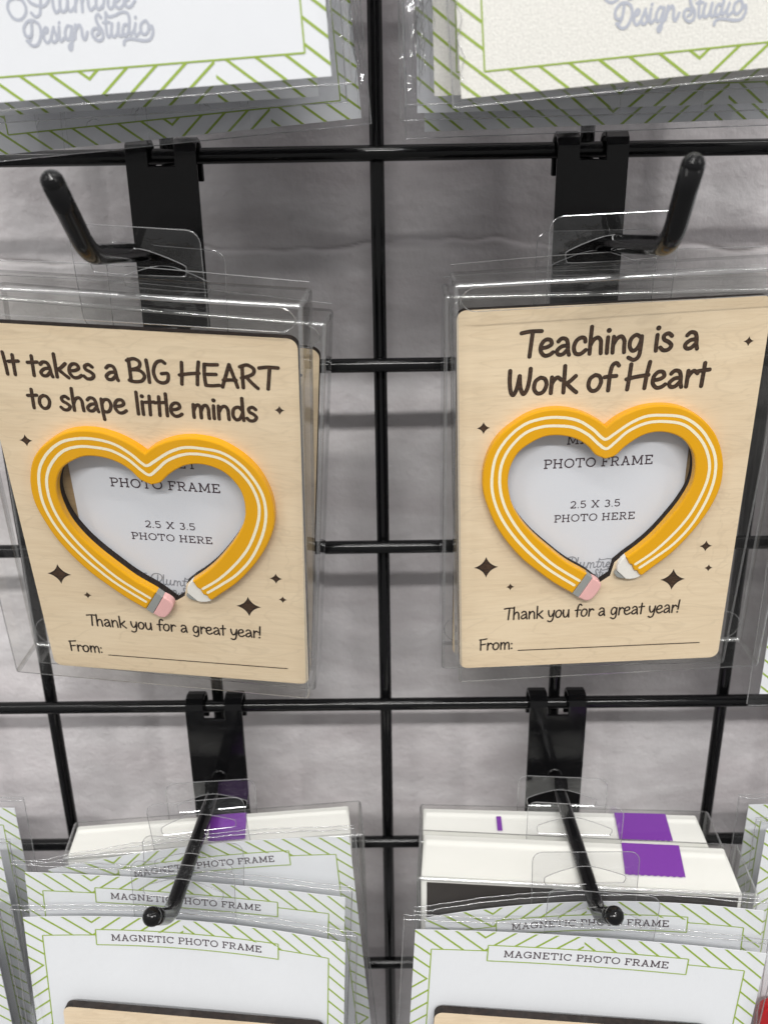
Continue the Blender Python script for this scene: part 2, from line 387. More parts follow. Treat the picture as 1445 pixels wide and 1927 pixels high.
# ------------------------------------------------------------------ lettering
# rounded hand lettering: cap height 1, y up.  (strokes, advance);  'D' = dot, 'L' = straight polyline
HAND = {
 'T': ([[(.0,.93),(.3,.985),(.66,.98)], [(.37,.97),(.33,.55),(.28,.02)]], .60),
 'e': ([[(.08,.33),(.26,.36),(.40,.47),(.35,.63),(.20,.64),(.07,.48),(.05,.22),(.17,.04),(.33,.05),(.46,.15)]], .53),
 'a': ([[(.09,.55),(.2,.66),(.35,.62),(.41,.42),(.42,.2),(.46,.02)], [(.41,.38),(.22,.36),(.06,.2),(.11,.05),(.26,.06),(.41,.24)]], .55),
 'c': ([[(.43,.50),(.40,.63),(.28,.66),(.13,.54),(.06,.3),(.12,.07),(.28,.03),(.46,.18)]], .52),
 'h': ([[(.10,1.05),(.08,.5),(.07,.02)], [(.08,.34),(.18,.55),(.32,.63),(.42,.5),(.43,.25),(.44,.02)]], .56),
 'i': ([[(.09,.62),(.08,.32),(.08,.02)], 'D', (.11,.88)], .20),
 'n': ([[(.08,.63),(.07,.3),(.07,.02)], [(.07,.32),(.19,.56),(.33,.63),(.43,.48),(.44,.25),(.45,.02)]], .56),
 'g': ([[(.42,.55),(.26,.66),(.1,.52),(.06,.26),(.16,.06),(.30,.12),(.40,.34),(.44,.6)], [(.44,.6),(.43,.2),(.39,-.16),(.24,-.30),(.05,-.20)]], .54),
 's': ([[(.37,.56),(.25,.66),(.11,.58),(.13,.43),(.28,.33),(.38,.19),(.29,.04),(.13,.02),(.02,.13)]], .46),
 'W': ([[(.06,.95),(.05,.55),(.09,.14),(.18,.02),(.29,.28),(.37,.74)], [(.37,.74),(.40,.3),(.50,.04),(.62,.22),(.69,.6),(.72,1.0)]], .80),
 'o': ([[(.25,.64),(.09,.5),(.05,.22),(.17,.03),(.35,.09),(.45,.36),(.39,.58),(.25,.64)]], .53),
 'r': ([[(.09,.63),(.08,.32),(.07,.02)], [(.08,.34),(.15,.5),(.27,.62),(.39,.52)]], .41),
 'k': ([[(.09,1.04),(.08,.5),(.07,.02)], [(.45,.64),(.26,.44),(.08,.32)], [(.16,.37),(.32,.18),(.49,.01)]], .51),
 'f': ([[(.46,.96),(.38,1.06),(.26,.98),(.20,.7),(.18,.35),(.17,.02)], [(.03,.54),(.2,.56),(.40,.57)]], .42),
 'H': ([[(.12,.98),(.09,.5),(.05,.02)], [(.72,1.04),(.65,.55),(.61,.04)], [(.0,.42),(.33,.5),(.70,.55)]], .82),
 't': ([[(.19,.90),(.17,.45),(.15,.02)], [(.0,.60),(.17,.62),(.36,.64)]], .37),
 'I': ([[(.06,1.0),(.08,.5),(.08,.02)]], .21),
 'B': ([[(.07,1.0),(.07,.5),(.06,.03)], [(.0,.93),(.25,1.03),(.45,.90),(.40,.66),(.12,.54)], [(.12,.54),(.42,.52),(.57,.30),(.46,.07),(.22,.01),(.0,.06)]], .64),
 'G': ([[(.50,.90),(.38,1.0),(.18,.88),(.06,.5),(.14,.13),(.34,.02),(.53,.13),(.57,.43),(.44,.45),(.34,.43)]], .66),
 'E': ([[(.56,.97),(.3,.95),(.1,.96)], [(.1,.96),(.07,.5),(.09,.03)], [(.09,.03),(.3,.02),(.57,.06)], [(.09,.52),(.28,.53),(.48,.54)]], .66),
 'A': ([[(.02,.0),(.17,.52),(.31,1.0)], [(.31,1.0),(.44,.5),(.56,.02)], [(.07,.30),(.3,.33),(.52,.33)]], .68),
 'R': ([[(.09,.98),(.08,.5),(.08,.02)], [(.0,.93),(.26,1.03),(.49,.86),(.42,.62),(.04,.44)], [(.22,.49),(.40,.24),(.60,.02)]], .68),
 'p': ([[(.09,.63),(.08,.1),(.10,-.34)], [(.08,.40),(.2,.60),(.37,.60),(.44,.36),(.34,.09),(.19,.03),(.08,.13)]], .55),
 'l': ([[(.09,1.05),(.08,.5),(.07,.02)]], .19),
 'm': ([[(.08,.63),(.07,.3),(.07,.02)], [(.07,.32),(.17,.56),(.29,.62),(.35,.46),(.35,.2),(.35,.02)], [(.35,.32),(.46,.57),(.58,.62),(.65,.46),(.65,.2),(.66,.02)]], .77),
 'd': ([[(.42,.48),(.28,.63),(.10,.52),(.06,.22),(.17,.03),(.32,.10),(.43,.36)], [(.44,1.05),(.44,.4),(.46,.02)]], .57),
 'u': ([[(.07,.63),(.06,.3),(.14,.05),(.29,.06),(.41,.3),(.44,.62)], [(.44,.63),(.44,.3),(.45,.02)]], .56),
 'y': ([[(.06,.63),(.08,.34),(.17,.13),(.31,.18),(.43,.44)], [(.46,.63),(.42,.15),(.34,-.20),(.18,-.31),(.03,-.24)]], .53),
 'F': ([[(.07,.96),(.06,.5),(.06,.02)], [(.0,.94),(.25,.97),(.49,1.02)], [(.06,.50),(.22,.52),(.40,.56)]], .48),
 '!': ([[(.13,1.04),(.10,.6),(.08,.28)], 'D', (.05,.05)], .22),
 ':': ([ 'D', (.07,.50), 'D', (.07,.08)], .2), ' ': ([], .32)}
def hand_text(pen, txt, x0, x1, base, cap, r, mi=0, two=None):
    tot = sum(HAND[ch][1] for ch in txt); k = (x1-x0)/(tot*cap) if x1 is not None else 1
    x = x0
    for ch in txt:
        st, adv = HAND[ch]; i = 0
        def tr(p): return (x+p[0]*cap*k, base-p[1]*cap)
        while i < len(st):
            if st[i] == 'D':
                pen.dot(tr(st[i+1]), r*1.25, mi)
                if two is not None: pen.dot(tr(st[i+1]), r*1.25-two, 1, .07)
                i += 2; continue
            P = smooth_path([tr(p) for p in st[i]], 6)
            pen.stroke(P, r, 'round', mi)
            if two is not None: pen.stroke(P, r-two, 'round', 1, .07)
            i += 1
        x += adv*cap*k

def arc(cx, cy, rx, ry, a0, a1, n=14): return [(cx+rx*math.cos(math.radians(a0+(a1-a0)*k/n)), cy+ry*math.sin(math.radians(a0+(a1-a0)*k/n))) for k in range(n+1)]
w_ = .064
def _sf(x, y, a, b): return [(x-a, y), (x+b, y)]
B0, T0 = .05, .95
SLAB = {
 'I': ([[(.2,0),(.2,1)], _sf(.2,B0,.17,.17), _sf(.2,T0,.17,.17)], .42),
 'T': ([[(.46,0),(.46,1)], [(.03,T0),(.89,T0)], [(.075,1),(.075,.70)], [(.845,1),(.845,.70)], _sf(.46,B0,.17,.17)], .93),
 'E': ([[(.19,0),(.19,1)], [(.02,T0),(.76,T0)], [(.715,1),(.715,.74)], [(.19,.51),(.52,.51)], [(.50,.62),(.50,.40)], [(.02,B0),(.79,B0)], [(.745,0),(.745,.28)]], .86),
 'F': ([[(.19,0),(.19,1)], [(.02,T0),(.76,T0)], [(.715,1),(.715,.72)], [(.19,.50),(.52,.50)], [(.50,.61),(.50,.39)], _sf(.19,B0,.17,.19)], .80),
 'H': ([[(.19,0),(.19,1)], [(.79,0),(.79,1)], [(.19,.51),(.79,.51)]]+[_sf(x,y,.16,.16) for x in (.19,.79) for y in (B0,T0)], 1.02),
 'P': ([[(.19,0),(.19,1)], _sf(.19,B0,.17,.19), [(.02,T0),(.5,T0)]+arc(.5,.71,.25,.24,90,-90)+[(.19,.47)]], .80),
 'R': ([[(.19,0),(.19,1)], _sf(.19,B0,.17,.17), [(.02,T0),(.5,T0)]+arc(.5,.72,.23,.23,90,-90)+[(.19,.49)], [(.46,.49),(.74,.02)], [(.68,B0),(.90,B0)]], .93),
 'N': ([[(.19,0),(.19,1)], [(.82,0),(.82,1)], [(.19,.97),(.82,.03)], _sf(.19,B0,.17,.17), _sf(.82,T0,.17,.17), [(.02,T0),(.24,T0)]], 1.03),
 'M': ([[(.18,0),(.2,1)], [(1.0,0),(.98,1)], [(.2,.97),(.59,.12)], [(.59,.12),(.98,.97)], _sf(.18,B0,.16,.18), _sf(1.0,B0,.18,.16), [(.03,T0),(.24,T0)], [(.94,T0),(1.15,T0)]], 1.19),
 'A': ([[(.16,.03),(.46,.98)], [(.46,.98),(.78,.03)], [(.27,.36),(.67,.36)], _sf(.15,B0,.14,.17), _sf(.79,B0,.17,.14), [(.34,T0),(.48,T0)]], .95),
 'O': ([arc(.50,.5,.43,.45,0,360,28)], 1.0),
 'C': ([arc(.50,.5,.43,.45,40,322,22), [(.83,.98),(.83,.66)]], .95),
 'G': ([arc(.50,.5,.43,.45,40,338,22), [(.83,.98),(.83,.68)], [(.56,.44),(.97,.44)], [(.86,.44),(.86,.08)]], 1.02),
 'X': ([[(.14,.03),(.74,.97)], [(.14,.97),(.74,.03)]]+[_sf(x,y,.13,.13) for x in (.15,.73) for y in (B0,T0)], .88),
 '2': ([arc(.33,.69,.25,.26,165,-25,12)+[(.36,.3),(.07,.07)], [(.05,B0),(.62,B0)], [(.58,0),(.58,.2)]], .68),
 '5': ([[(.58,T0),(.13,T0)], [(.15,1),(.12,.52)]]+[arc(.32,.33,.27,.28,135,-150,14)], .68),
 '3': ([arc(.31,.73,.22,.22,150,-80,12), arc(.31,.29,.26,.25,88,-150,14)], .66),
 '.': ([[(.1,.0),(.1,.12)]], .22), ' ': ([], .36)}
def slab_text(pen, txt, x0, x1, base, cap, mi=0, w=None):
    sp = .09; tot = sum(SLAB[ch][1]+sp for ch in txt)-sp; k = (x1-x0)/(tot*cap); x = x0; w = w or w_*cap
    for ch in txt:
        st, adv = SLAB[ch]
        for s_ in st:
            # break at corners so that each piece keeps its full width
            pen.stroke([(x+p[0]*cap*k, base-p[1]*cap) for p in s_], w, 'butt', mi)
        x += (adv+sp)*cap*k

# monoline script lettering of the studio name, traced in its own units (x right, v down)
LOGO_TOP = [[(150,15),(85,40),(65,100),(100,170),(160,190),(215,150),(230,90),(200,30),(150,15),(105,-30),(120,-80),(165,-85)],
 [(275,130),(310,160),(352,135),(368,40),(375,-90)], [(330,70),(268,40),(255,-30),(310,-105),(400,-115),(455,-60),(440,25),(395,72),(345,70)],
 [(485,-110),(478,50),(500,120),(535,95)], [(545,-10),(540,75),(562,112),(600,85),(615,-10)], [(615,-10),(612,75),(635,108),(672,70)],
 [(678,105),(684,30),(690,-15)], [(686,40),(712,-12),(738,5),(742,50),(742,105)], [(742,40),(768,-15),(796,0),(800,60),(820,92),(855,65)],
 [(888,-110),(872,0),(870,55),(890,85),(925,55)], [(838,-32),(875,-38),(915,-36)], [(888,-110),(905,-85),(960,-90),(1050,-112),(1180,-105)],
 [(925,75),(942,20),(945,-40)], [(944,-10),(970,-38),(980,0),(978,50),(1000,76),(1035,45)],
 [(1030,30),(1075,5),(1085,-30),(1060,-42),(1038,0),(1052,58),(1088,66),(1128,30)], [(1122,20),(1165,-5),(1175,-40),(1150,-52),(1128,-10),(1142,48),(1178,56),(1222,8)]]
LOGO_LOW = [[(212,358),(258,395),(310,380),(345,300),(335,225),(290,193),(235,200),(195,250),(200,308),(235,323),(260,298),(268,215)], [(268,215),(262,295),(242,352),(215,358)],
 [(362,292),(398,285),(410,258),(390,245),(370,280),(370,338),(398,368),(430,340)], [(428,345),(452,275),(465,240)], [(462,252),(484,305),(486,342),(458,362),(440,345)],
 [(484,345),(508,290),(515,235)], [(515,235),(510,315),(525,350),(552,325)], [(518,205),(520,200)],
 [(630,235),(592,225),(566,285),(580,338),(608,318),(630,245)], [(632,230),(625,330),(620,398),(602,420),(594,390),(625,352),(655,312)],
 [(653,325),(662,260),(666,215)], [(660,270),(695,216),(718,240),(724,305),(745,330),(772,270)],
 [(905,150),(880,124),(858,150),(870,200),(910,260),(905,320),(860,336),(815,292),(826,246),(864,240),(880,272),(856,290)],
 [(950,110),(945,200),(950,285),(966,305),(992,275)], [(922,190),(975,184)], [(950,108),(975,140),(1030,130),(1098,100),(1148,110),(1162,160),(1152,255),(1168,282)],
 [(1000,195),(990,268),(1010,302),(1044,272),(1060,190)], [(1060,190),(1055,268),(1076,296),(1102,268)],
 [(1150,205),(1115,200),(1095,252),(1110,290),(1140,270),(1155,212)], [(1165,280),(1200,240),(1215,188)], [(1215,188),(1202,255),(1216,286),(1248,262)], [(1217,142),(1219,137)],
 [(1300,165),(1265,195),(1262,248),(1290,275),(1325,250),(1335,200),(1315,167),(1300,165)], [(1330,238),(1362,205),(1370,258),(1340,312),(1280,325),(1200,315),(1140,315),(1105,335),(1100,362)]]
def logo(pen, x0, v0, s, r, lines=(LOGO_TOP, LOGO_LOW), mi=0):
    a = math.radians(-5.7)
    for grp in lines:
        for st in grp:
            P = []
            for X, Y in st:
                X -= 250; Y -= 365
                P.append((x0+(X*math.cos(-a)-Y*math.sin(-a))*s, v0+(X*math.sin(-a)+Y*math.cos(-a))*s))
            pen.stroke(smooth_path(P, 5), r, 'round', mi)

# ------------------------------------------------------------------ the wall and the wire grid
def build_wall():
    Y0 = 42.0; mb = MB(); nx, nz = 360, 400
    x0, x1, z0, z1 = -520, 520, -680, 420
    def seam(x):
        return -34.5+2.2*math.sin(x*.021+1)+5*noise.noise((x*.018, 3.1, 0))+1.8*noise.noise((x*.09, 7.7, 0))
    def fn(u, w):
        x = x0+(x1-x0)*u; z = z1+(z0-z1)*w
        n = 1.5*noise.noise((x*.018, z*.03, 1))+.8*noise.noise((x*.06, z*.075, 5))+.35*noise.noise((x*.17, z*.2, 9))
        d = z-seam(x)
        n += 2.1/(1+math.exp(max(-40, min(40, d*2.4))))          # the coat below the ragged seam stands proud
        n -= 1.6*math.exp(-(d/.9)**2)*max(0, .55+.8*noise.noise((x*.05, 2, 8)))
        d2 = z+262-4*noise.noise((x*.016, 9, 2)); n += 1.0/(1+math.exp(max(-40, min(40, d2*1.2))))
        return (x, Y0-n, z)
    zs = []; z = z1
    while z > z0: zs.append(z); z -= .75 if -62 < z < -10 else 2.9
    zs.append(z0); N = len(zs)-1
    mb.grid(lambda u, w: fn(u, (z1-zs[int(round(w*N))])/(z1-z0)), 420, N)
    mb.box(x0, x1, Y0+6, Y0+90, z0, z1)
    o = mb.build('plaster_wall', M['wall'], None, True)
    at = o.data.attributes.new('crack', 'FLOAT', 'POINT')  # mask for the shade painted along the seam
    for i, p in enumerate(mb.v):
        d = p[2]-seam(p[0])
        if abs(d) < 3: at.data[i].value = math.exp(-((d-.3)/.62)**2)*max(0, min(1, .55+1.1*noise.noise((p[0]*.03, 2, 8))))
    tag(o, 'rough greyish mauve painted plaster wall with a ragged crack behind the wire grid', 'wall')
build_wall()

P3 = 76.2
def build_grid():
    t = empty('wire_grid_panel', (0, 0, -500))
    tag(t, 'black coated wire grid display panel standing in front of the plaster wall', 'grid panel')
    for i in range(-6, 7):
        mb = MB(); mb.tube([(i*P3, 2.75, z) for z in (0, 250, 500, 750, 860)], 2.65, 16); mb.build('wire', M['black'], t, True)
    for j in range(-6, 5):
        mb = MB(); mb.tube([(x, -2.75, 500+j*P3) for x in (-480, -240, 0, 240, 480)], 2.8, 16); mb.build('wire', M['black'], t, True)
build_grid()

def build_hook(X, zrow, z_arm0, bend, tip, label, ball=False):
    t = empty('display_hook', (X, 0, zrow)); tag(t, label, 'hook', 'black hooks on the wire grid')
    # folded sheet bracket: front plate, fold over the wire, back lip; notch where the upright wire passes
    path = [(-7.0, -60), (-7.0, -30), (-7.0, -3.2), (-7.0, -2), (-7.0, 1.0), (-6.4, 2.9), (-5.0, 4.1), (-2.7, 4.5), (-.2, 4.1), (1.3, 2.8), (1.8, 1.0), (1.8, -8.5)]
    xs = [-12.6, -4.6, 4.6, 12.6]
    mb = MB()
    vs = [(x, y, z) for y, z in path for x in xs]; fs = []
    for i in range(len(path)-1):
        for k in range(3):
            if k == 1 and path[i][1] >= -3.3 and i >= 2: continue
            a = i*4+k; fs.append((a, a+1, a+5, a+4))
    mb.add(vs, fs)
    b = mb.build('bracket', M['black'], t, False)
    so = b.modifiers.new('thick', 'SOLIDIFY'); so.thickness = 1.8*MM; so.offset = 1
    bv = b.modifiers.new('round', 'BEVEL'); bv.width = .45*MM; bv.segments = 2; bv.limit_method = 'ANGLE'; bv.angle_limit = math.radians(50)
    # arm and upturned end
    b0 = Vector((0, -8.2, z_arm0-zrow)); b1 = Vector((0, bend[0], bend[1]-zrow)); b2 = Vector((0, tip[0], tip[1]-zrow))
    d0 = (b1-b0).normalized(); d1 = (b2-b1).normalized(); rr = 7.0
    pts = [b0+(b1-b0)*k/8*(1-rr/(b1-b0).length) for k in range(9)]
    pa, pb = b1-d0*rr, b1+d1*rr
    for k in range(1, 9):
        s_ = k/9; pts.append(pa*(1-s_)**2+b1*2*s_*(1-s_)+pb*s_*s_)
    r = 2.85
    pts += [pb, pb+(b2-pb)*.5]
    end = b2-d1*r
    pts.append(end)
    mb = MB(); mb.tube(pts, r, 20, cap=True)
    # rounded end
    n = 20; up = d1.cross(Vector((1, 0, 0))).normalized(); wv = Vector((1, 0, 0))
    R2 = r*1.12 if ball else r
    for q in range(6):
        a0, a1 = math.radians(-20+110*q/6), math.radians(-20+110*(q+1)/6)
        ring = [end+d1*R2*math.sin(a)+(up*math.cos(th)+wv*math.sin(th))*R2*math.cos(a) for a in (a0, a1) for th in [2*math.pi*k/n for k in range(n)]]
        mb.add(ring, [(k, (k+1) % n, n+(k+1) % n, n+k) for k in range(n)])
    mb.build('arm', M['black_gloss'], t, True)
    # weld bead
    mb = MB(); mb.tube([b0+Vector((0, -1.2, 0)), b0+Vector((0, .8, 0))], 3.6, 16); mb.build('weld', M['black'], t, True)
    return t
build_hook(-76.2, 0, -32.5, (-97.5, -28.2), (-119, -8.5), 'upper black hook holding the BIG HEART box, upturned end at its left')
build_hook(76.2, 0, -31.5, (-105, -27.8), (-118, -6.5), 'upper black hook holding the Teaching box, upturned end at its right')
build_hook(-76.2, -3*P3, -262.0, (-100.0, -252.3), (-119.3, -233.2), 'lower black hook with ball end in front of the white carton with one sticker', True)
build_hook(76.2, -3*P3, -263.0, (-95.5, -258.0), (-114.5, -239.2), 'lower black hook with ball end above the two stacked white cartons', True)

# ------------------------------------------------------------------ clear boxes and hang tabs
def rim_loop(mb, pts3, r, mi, closed=True):
    P = [Vector(p) for p in pts3]
    if closed: P = P+[P[0], P[1]]
    mb.tube(P, r, 5, mi, cap=False)

HOLE = [(-15, 7.2), (-14.6, 5.4), (-13, 4.6), (0, 4.3), (13, 4.6), (14.6, 5.4), (15, 7.2), (13.8, 8.7), (5, 11.9), (0, 12.7), (-5, 11.9), (-13.8, 8.7)]
def hang_tab(parent, x, y, z, lower=14, w=40, hgt=19.5, curl=0.0):
    """clear tab with a delta hole; z is its base on the pack, it reaches 'lower' mm down the back of the pack"""
    out = [(p[0]*w/40, p[1]) for p in rrect(-20, 20, -hgt, lower, 4.0, 5)]; out = [(a, -b) for a, b in out]
    hole = [tuple(p) for p in smooth_path(HOLE, 4, True)]
    fy = lambda a, b: y+curl*max(0, b)**2+.5*math.sin(a*.11+b*.2)
    vs, fs = fill_poly([out, hole]); mb = MB()
    mb.add([(x+a, fy(a, b), z+b) for a, b in vs], fs, 0)
    rim_loop(mb, [(x+a, fy(a, b), z+b) for a, b in out], .16, 1)
    rim_loop(mb, [(x+a, fy(a, b), z+b) for a, b in hole], .17, 1)
    return mb.build('hang_tab', [M['tab'], M['rim']], parent, False)

def clear_box(loc, rot, W, H, D, label, tab_x, tab_z, group, tab_w=40, tabcurl=0, flap=True):
    t = empty('clear_box', loc, rot); tag(t, label, 'clear box', group)
    mb = MB(); mb.box(-W/2, W/2, 0, D, -H, 0)
    bm = bmesh.new(); b = mb.build('box_shell', [M['pvc'], M['pvc_edge']], t)
    bm.from_mesh(b.data)
    r = bmesh.ops.bevel(bm, geom=list(bm.edges), offset=1.3*MM, segments=3, profile=.5, affect='EDGES', material=1)
    for f in bm.faces: f.smooth = f.material_index == 1
    bm.to_mesh(b.data); bm.free()
    if flap:   # the lid's tuck flap inside the front and the glued seam
        mb = MB(); fr = rrect(-W/2+2, W/2-2, 1.6, 9.0, 5, 6)
        vs, fs = fill_poly([fr]); mb.add([(x, 1.1, -v) for x, v in vs], fs, 0)
        rim_loop(mb, [(x, 1.1, -v) for x, v in fr], .14, 1)
        mb.build('tuck_flap', [M['pvc'], M['rim']], t); mb = MB()
        fr = rrect(-W/2+2, W/2-2, 1.6, 15, 7, 6); vs, fs = fill_poly([fr]); mb.add([(x, D-1.1, v-H) for x, v in vs], fs, 0)
        rim_loop(mb, [(x, D-1.1, v-H) for x, v in fr], .14, 1)
        mb.build('tuck_flap', [M['pvc'], M['rim']], t)
        mb = MB(); lip = lambda u, w: (-W/2+.6+u*(W-1.2), D-.6-1.2*w+(.8*math.sin(u*5)), .2+w*(2.2+1.0*math.sin(u*3.3)))
        mb.grid(lip, 24, 2, 0); rim_loop(mb, [lip(i/24, 1) for i in range(25)], .15, 1, False)
        mb.build('lid_flap', [M['pvc'], M['rim']], t)
    hang_tab(t, tab_x, D+.3, tab_z, w=tab_w, curl=tabcurl)
    return t
camC = Vector((3.768, -337.374, -15.336))
kL = .993
pL = camC+(Vector((-79.1187, -76.5052, -40.3116))-camC)*kL
GB = 'clear boxes hanging on the upper hooks'
clear_box(pL, (.1879, .0636, -.0837), 115.3, 153.2, 18.0, 'front clear plastic box holding the wooden BIG HEART frame', 3.5, -4.0, GB, 41, -.006)
clear_box((81.5093, -66.0605, -37.978), (.1414, -.0385, .0203), 116.2, 154.1, 18.2, 'front clear plastic box holding the wooden Teaching frame', -5.5, -4.2, GB, 41, -.006)
def from_corner(corner, rot, off): return Vector(corner)-Euler(rot).to_matrix() @ Vector(off)
rot2 = (.152, .088, -.062); loc2 = from_corner((-16.4, -54.5, -53.0), rot2, (57.9, 0, 0))
clear_box(loc2, rot2, 115.8, 154, 18, 'rear clear plastic box peeking out right behind the BIG HEART box', 0.5, -3.0, GB, 41, -.004)
rot3 = (.138, -.01, .0); loc3 = from_corner((21.9, -46.6, -45.6), rot3, (-57.9, 0, 0))
clear_box(loc3, rot3, 115.8, 154, 18, 'rear clear plastic box peeking out left behind the Teaching box', -5.0, -3.0, GB, 41, -.004)

# ------------------------------------------------------------------ wooden heart frames
OR_ = [(-0.5,39.7),(2.9,36.9),(7.5,34.6),(12.1,33.3),(17.4,33.0),(23.5,34.1),(29.1,37.0),(33.8,41.0),(37.4,46.1),(39.9,52.8),(40.8,58.9),(40.5,65.0),(39.0,70.5),(36.3,76.7),(32.0,83.7),(26.3,90.8),(20.4,96.1),(16.7,99.4)]
IR_ = [(0.0,51.7),(3.3,50.6),(6.1,47.7),(9.5,45.0),(13.0,43.2),(17.2,42.6),(21.5,43.4),(25.3,45.4),(28.4,48.9),(30.3,52.9),(31.0,58.4),(30.4,63.8),(27.9,69.9),(24.2,76.1),(19.1,83.1),(14.4,88.0),(10.1,91.6)]
IL_ = [(0.0,51.7),(-3.5,49.9),(-6.1,46.8),(-9.3,44.3),(-13.0,42.8),(-17.2,42.1),(-21.4,42.5),(-25.6,44.5),(-29.2,47.3),(-31.5,51.1),(-32.8,55.8),(-32.8,61.2),(-31.2,68.3),(-27.9,74.8),(-23.3,80.9),(-17.2,87.1),(-11.2,92.6),(-5.8,96.3),(-3.6,97.8)]
OL_ = [(-0.5,39.7),(-3.7,37.2),(-8.0,34.8),(-12.9,33.1),(-17.6,32.5),(-22.4,32.9),(-27.1,34.4),(-31.8,37.4),(-36.0,41.0),(-39.2,45.8),(-41.2,52.0),(-41.8,58.0),(-41.3,63.6),(-39.4,70.0),(-36.8,76.5),(-32.8,83.3),(-27.5,90.2),(-22.1,95.4),(-15.4,101.2),(-8.5,106.0)]
ST_O = [(-8.1,102.3),(-16.9,95.7),(-23.6,89.3),(-30.3,81.2),(-35.5,72.3),(-38.2,63.7),(-38.5,56.1),(-37.1,48.8),(-33.5,42.8),(-28.2,38.2),(-22.3,36.3),(-16.3,36.1),(-10.2,37.5),(-5.3,40.7),(-2.0,43.9),(-0.2,44.7),(2.7,42.7),(7.3,39.4),(12.5,37.2),(18.4,37.1),(25.1,38.3),(31.0,42.5),(35.3,48.6),(37.6,54.7),(37.9,62.1),(36.1,70.3),(32.1,79.4),(26.6,86.8),(20.6,92.0),(15.3,96.1)]
ST_I = [(-6.3,100.5),(-15.7,93.5),(-22.4,86.8),(-28.4,79.1),(-33.0,71.0),(-35.3,63.9),(-35.9,57.0),(-34.9,50.9),(-32.0,45.5),(-27.5,41.1),(-22.2,39.2),(-16.8,39.1),(-11.3,40.0),(-6.3,42.9),(-2.5,46.6),(0.1,48.2),(2.9,45.9),(6.9,42.2),(12.7,39.6),(18.6,39.3),(24.8,40.6),(29.4,44.0),(33.3,49.1),(35.5,55.2),(35.7,61.3),(33.8,68.8),(30.5,76.4),(25.6,83.4),(19.8,89.7),(13.7,94.5)]
TIP = [(10.1,91.6),(11.1,93.6),(11.5,94.4),(12.6,95.0),(13.0,96.3),(13.5,97.3),(14.7,97.6),(15.2,98.8),(16.0,99.5),(16.7,99.4)]
def _ease(a, b, x):
    t = max(0, min(1, (x-a)/(b-a))); return t*t*(3-2*t)
OR_, IR_, IL_, OL_ = [[(x, v+.95*(1-_ease(42, 88, v))) for x, v in L] for L in (OR_, IR_, IL_, OL_)]
ST_O, ST_I = [[(x, v+.4*(1-_ease(42, 88, v))) for x, v in L] for L in (ST_O, ST_I)]
def t2(L): return [tuple(p[:2]) for p in L]
def star_poly(cx, cv, hw, hv):
    pts = []
    for k in range(4):
        a = k*math.pi/2; b = a+math.pi/2
        p0 = Vector((math.cos(a)*hw, math.sin(a)*hv)); p1 = Vector((math.cos(b)*hw, math.sin(b)*hv)); m = (p0+p1)*.22
        for s_ in range(6):
            q = s_/6; pts.append(tuple(Vector((cx, cv))+p0*(1-q)**2+m*2*q*(1-q)+p1*q*q))
    return pts

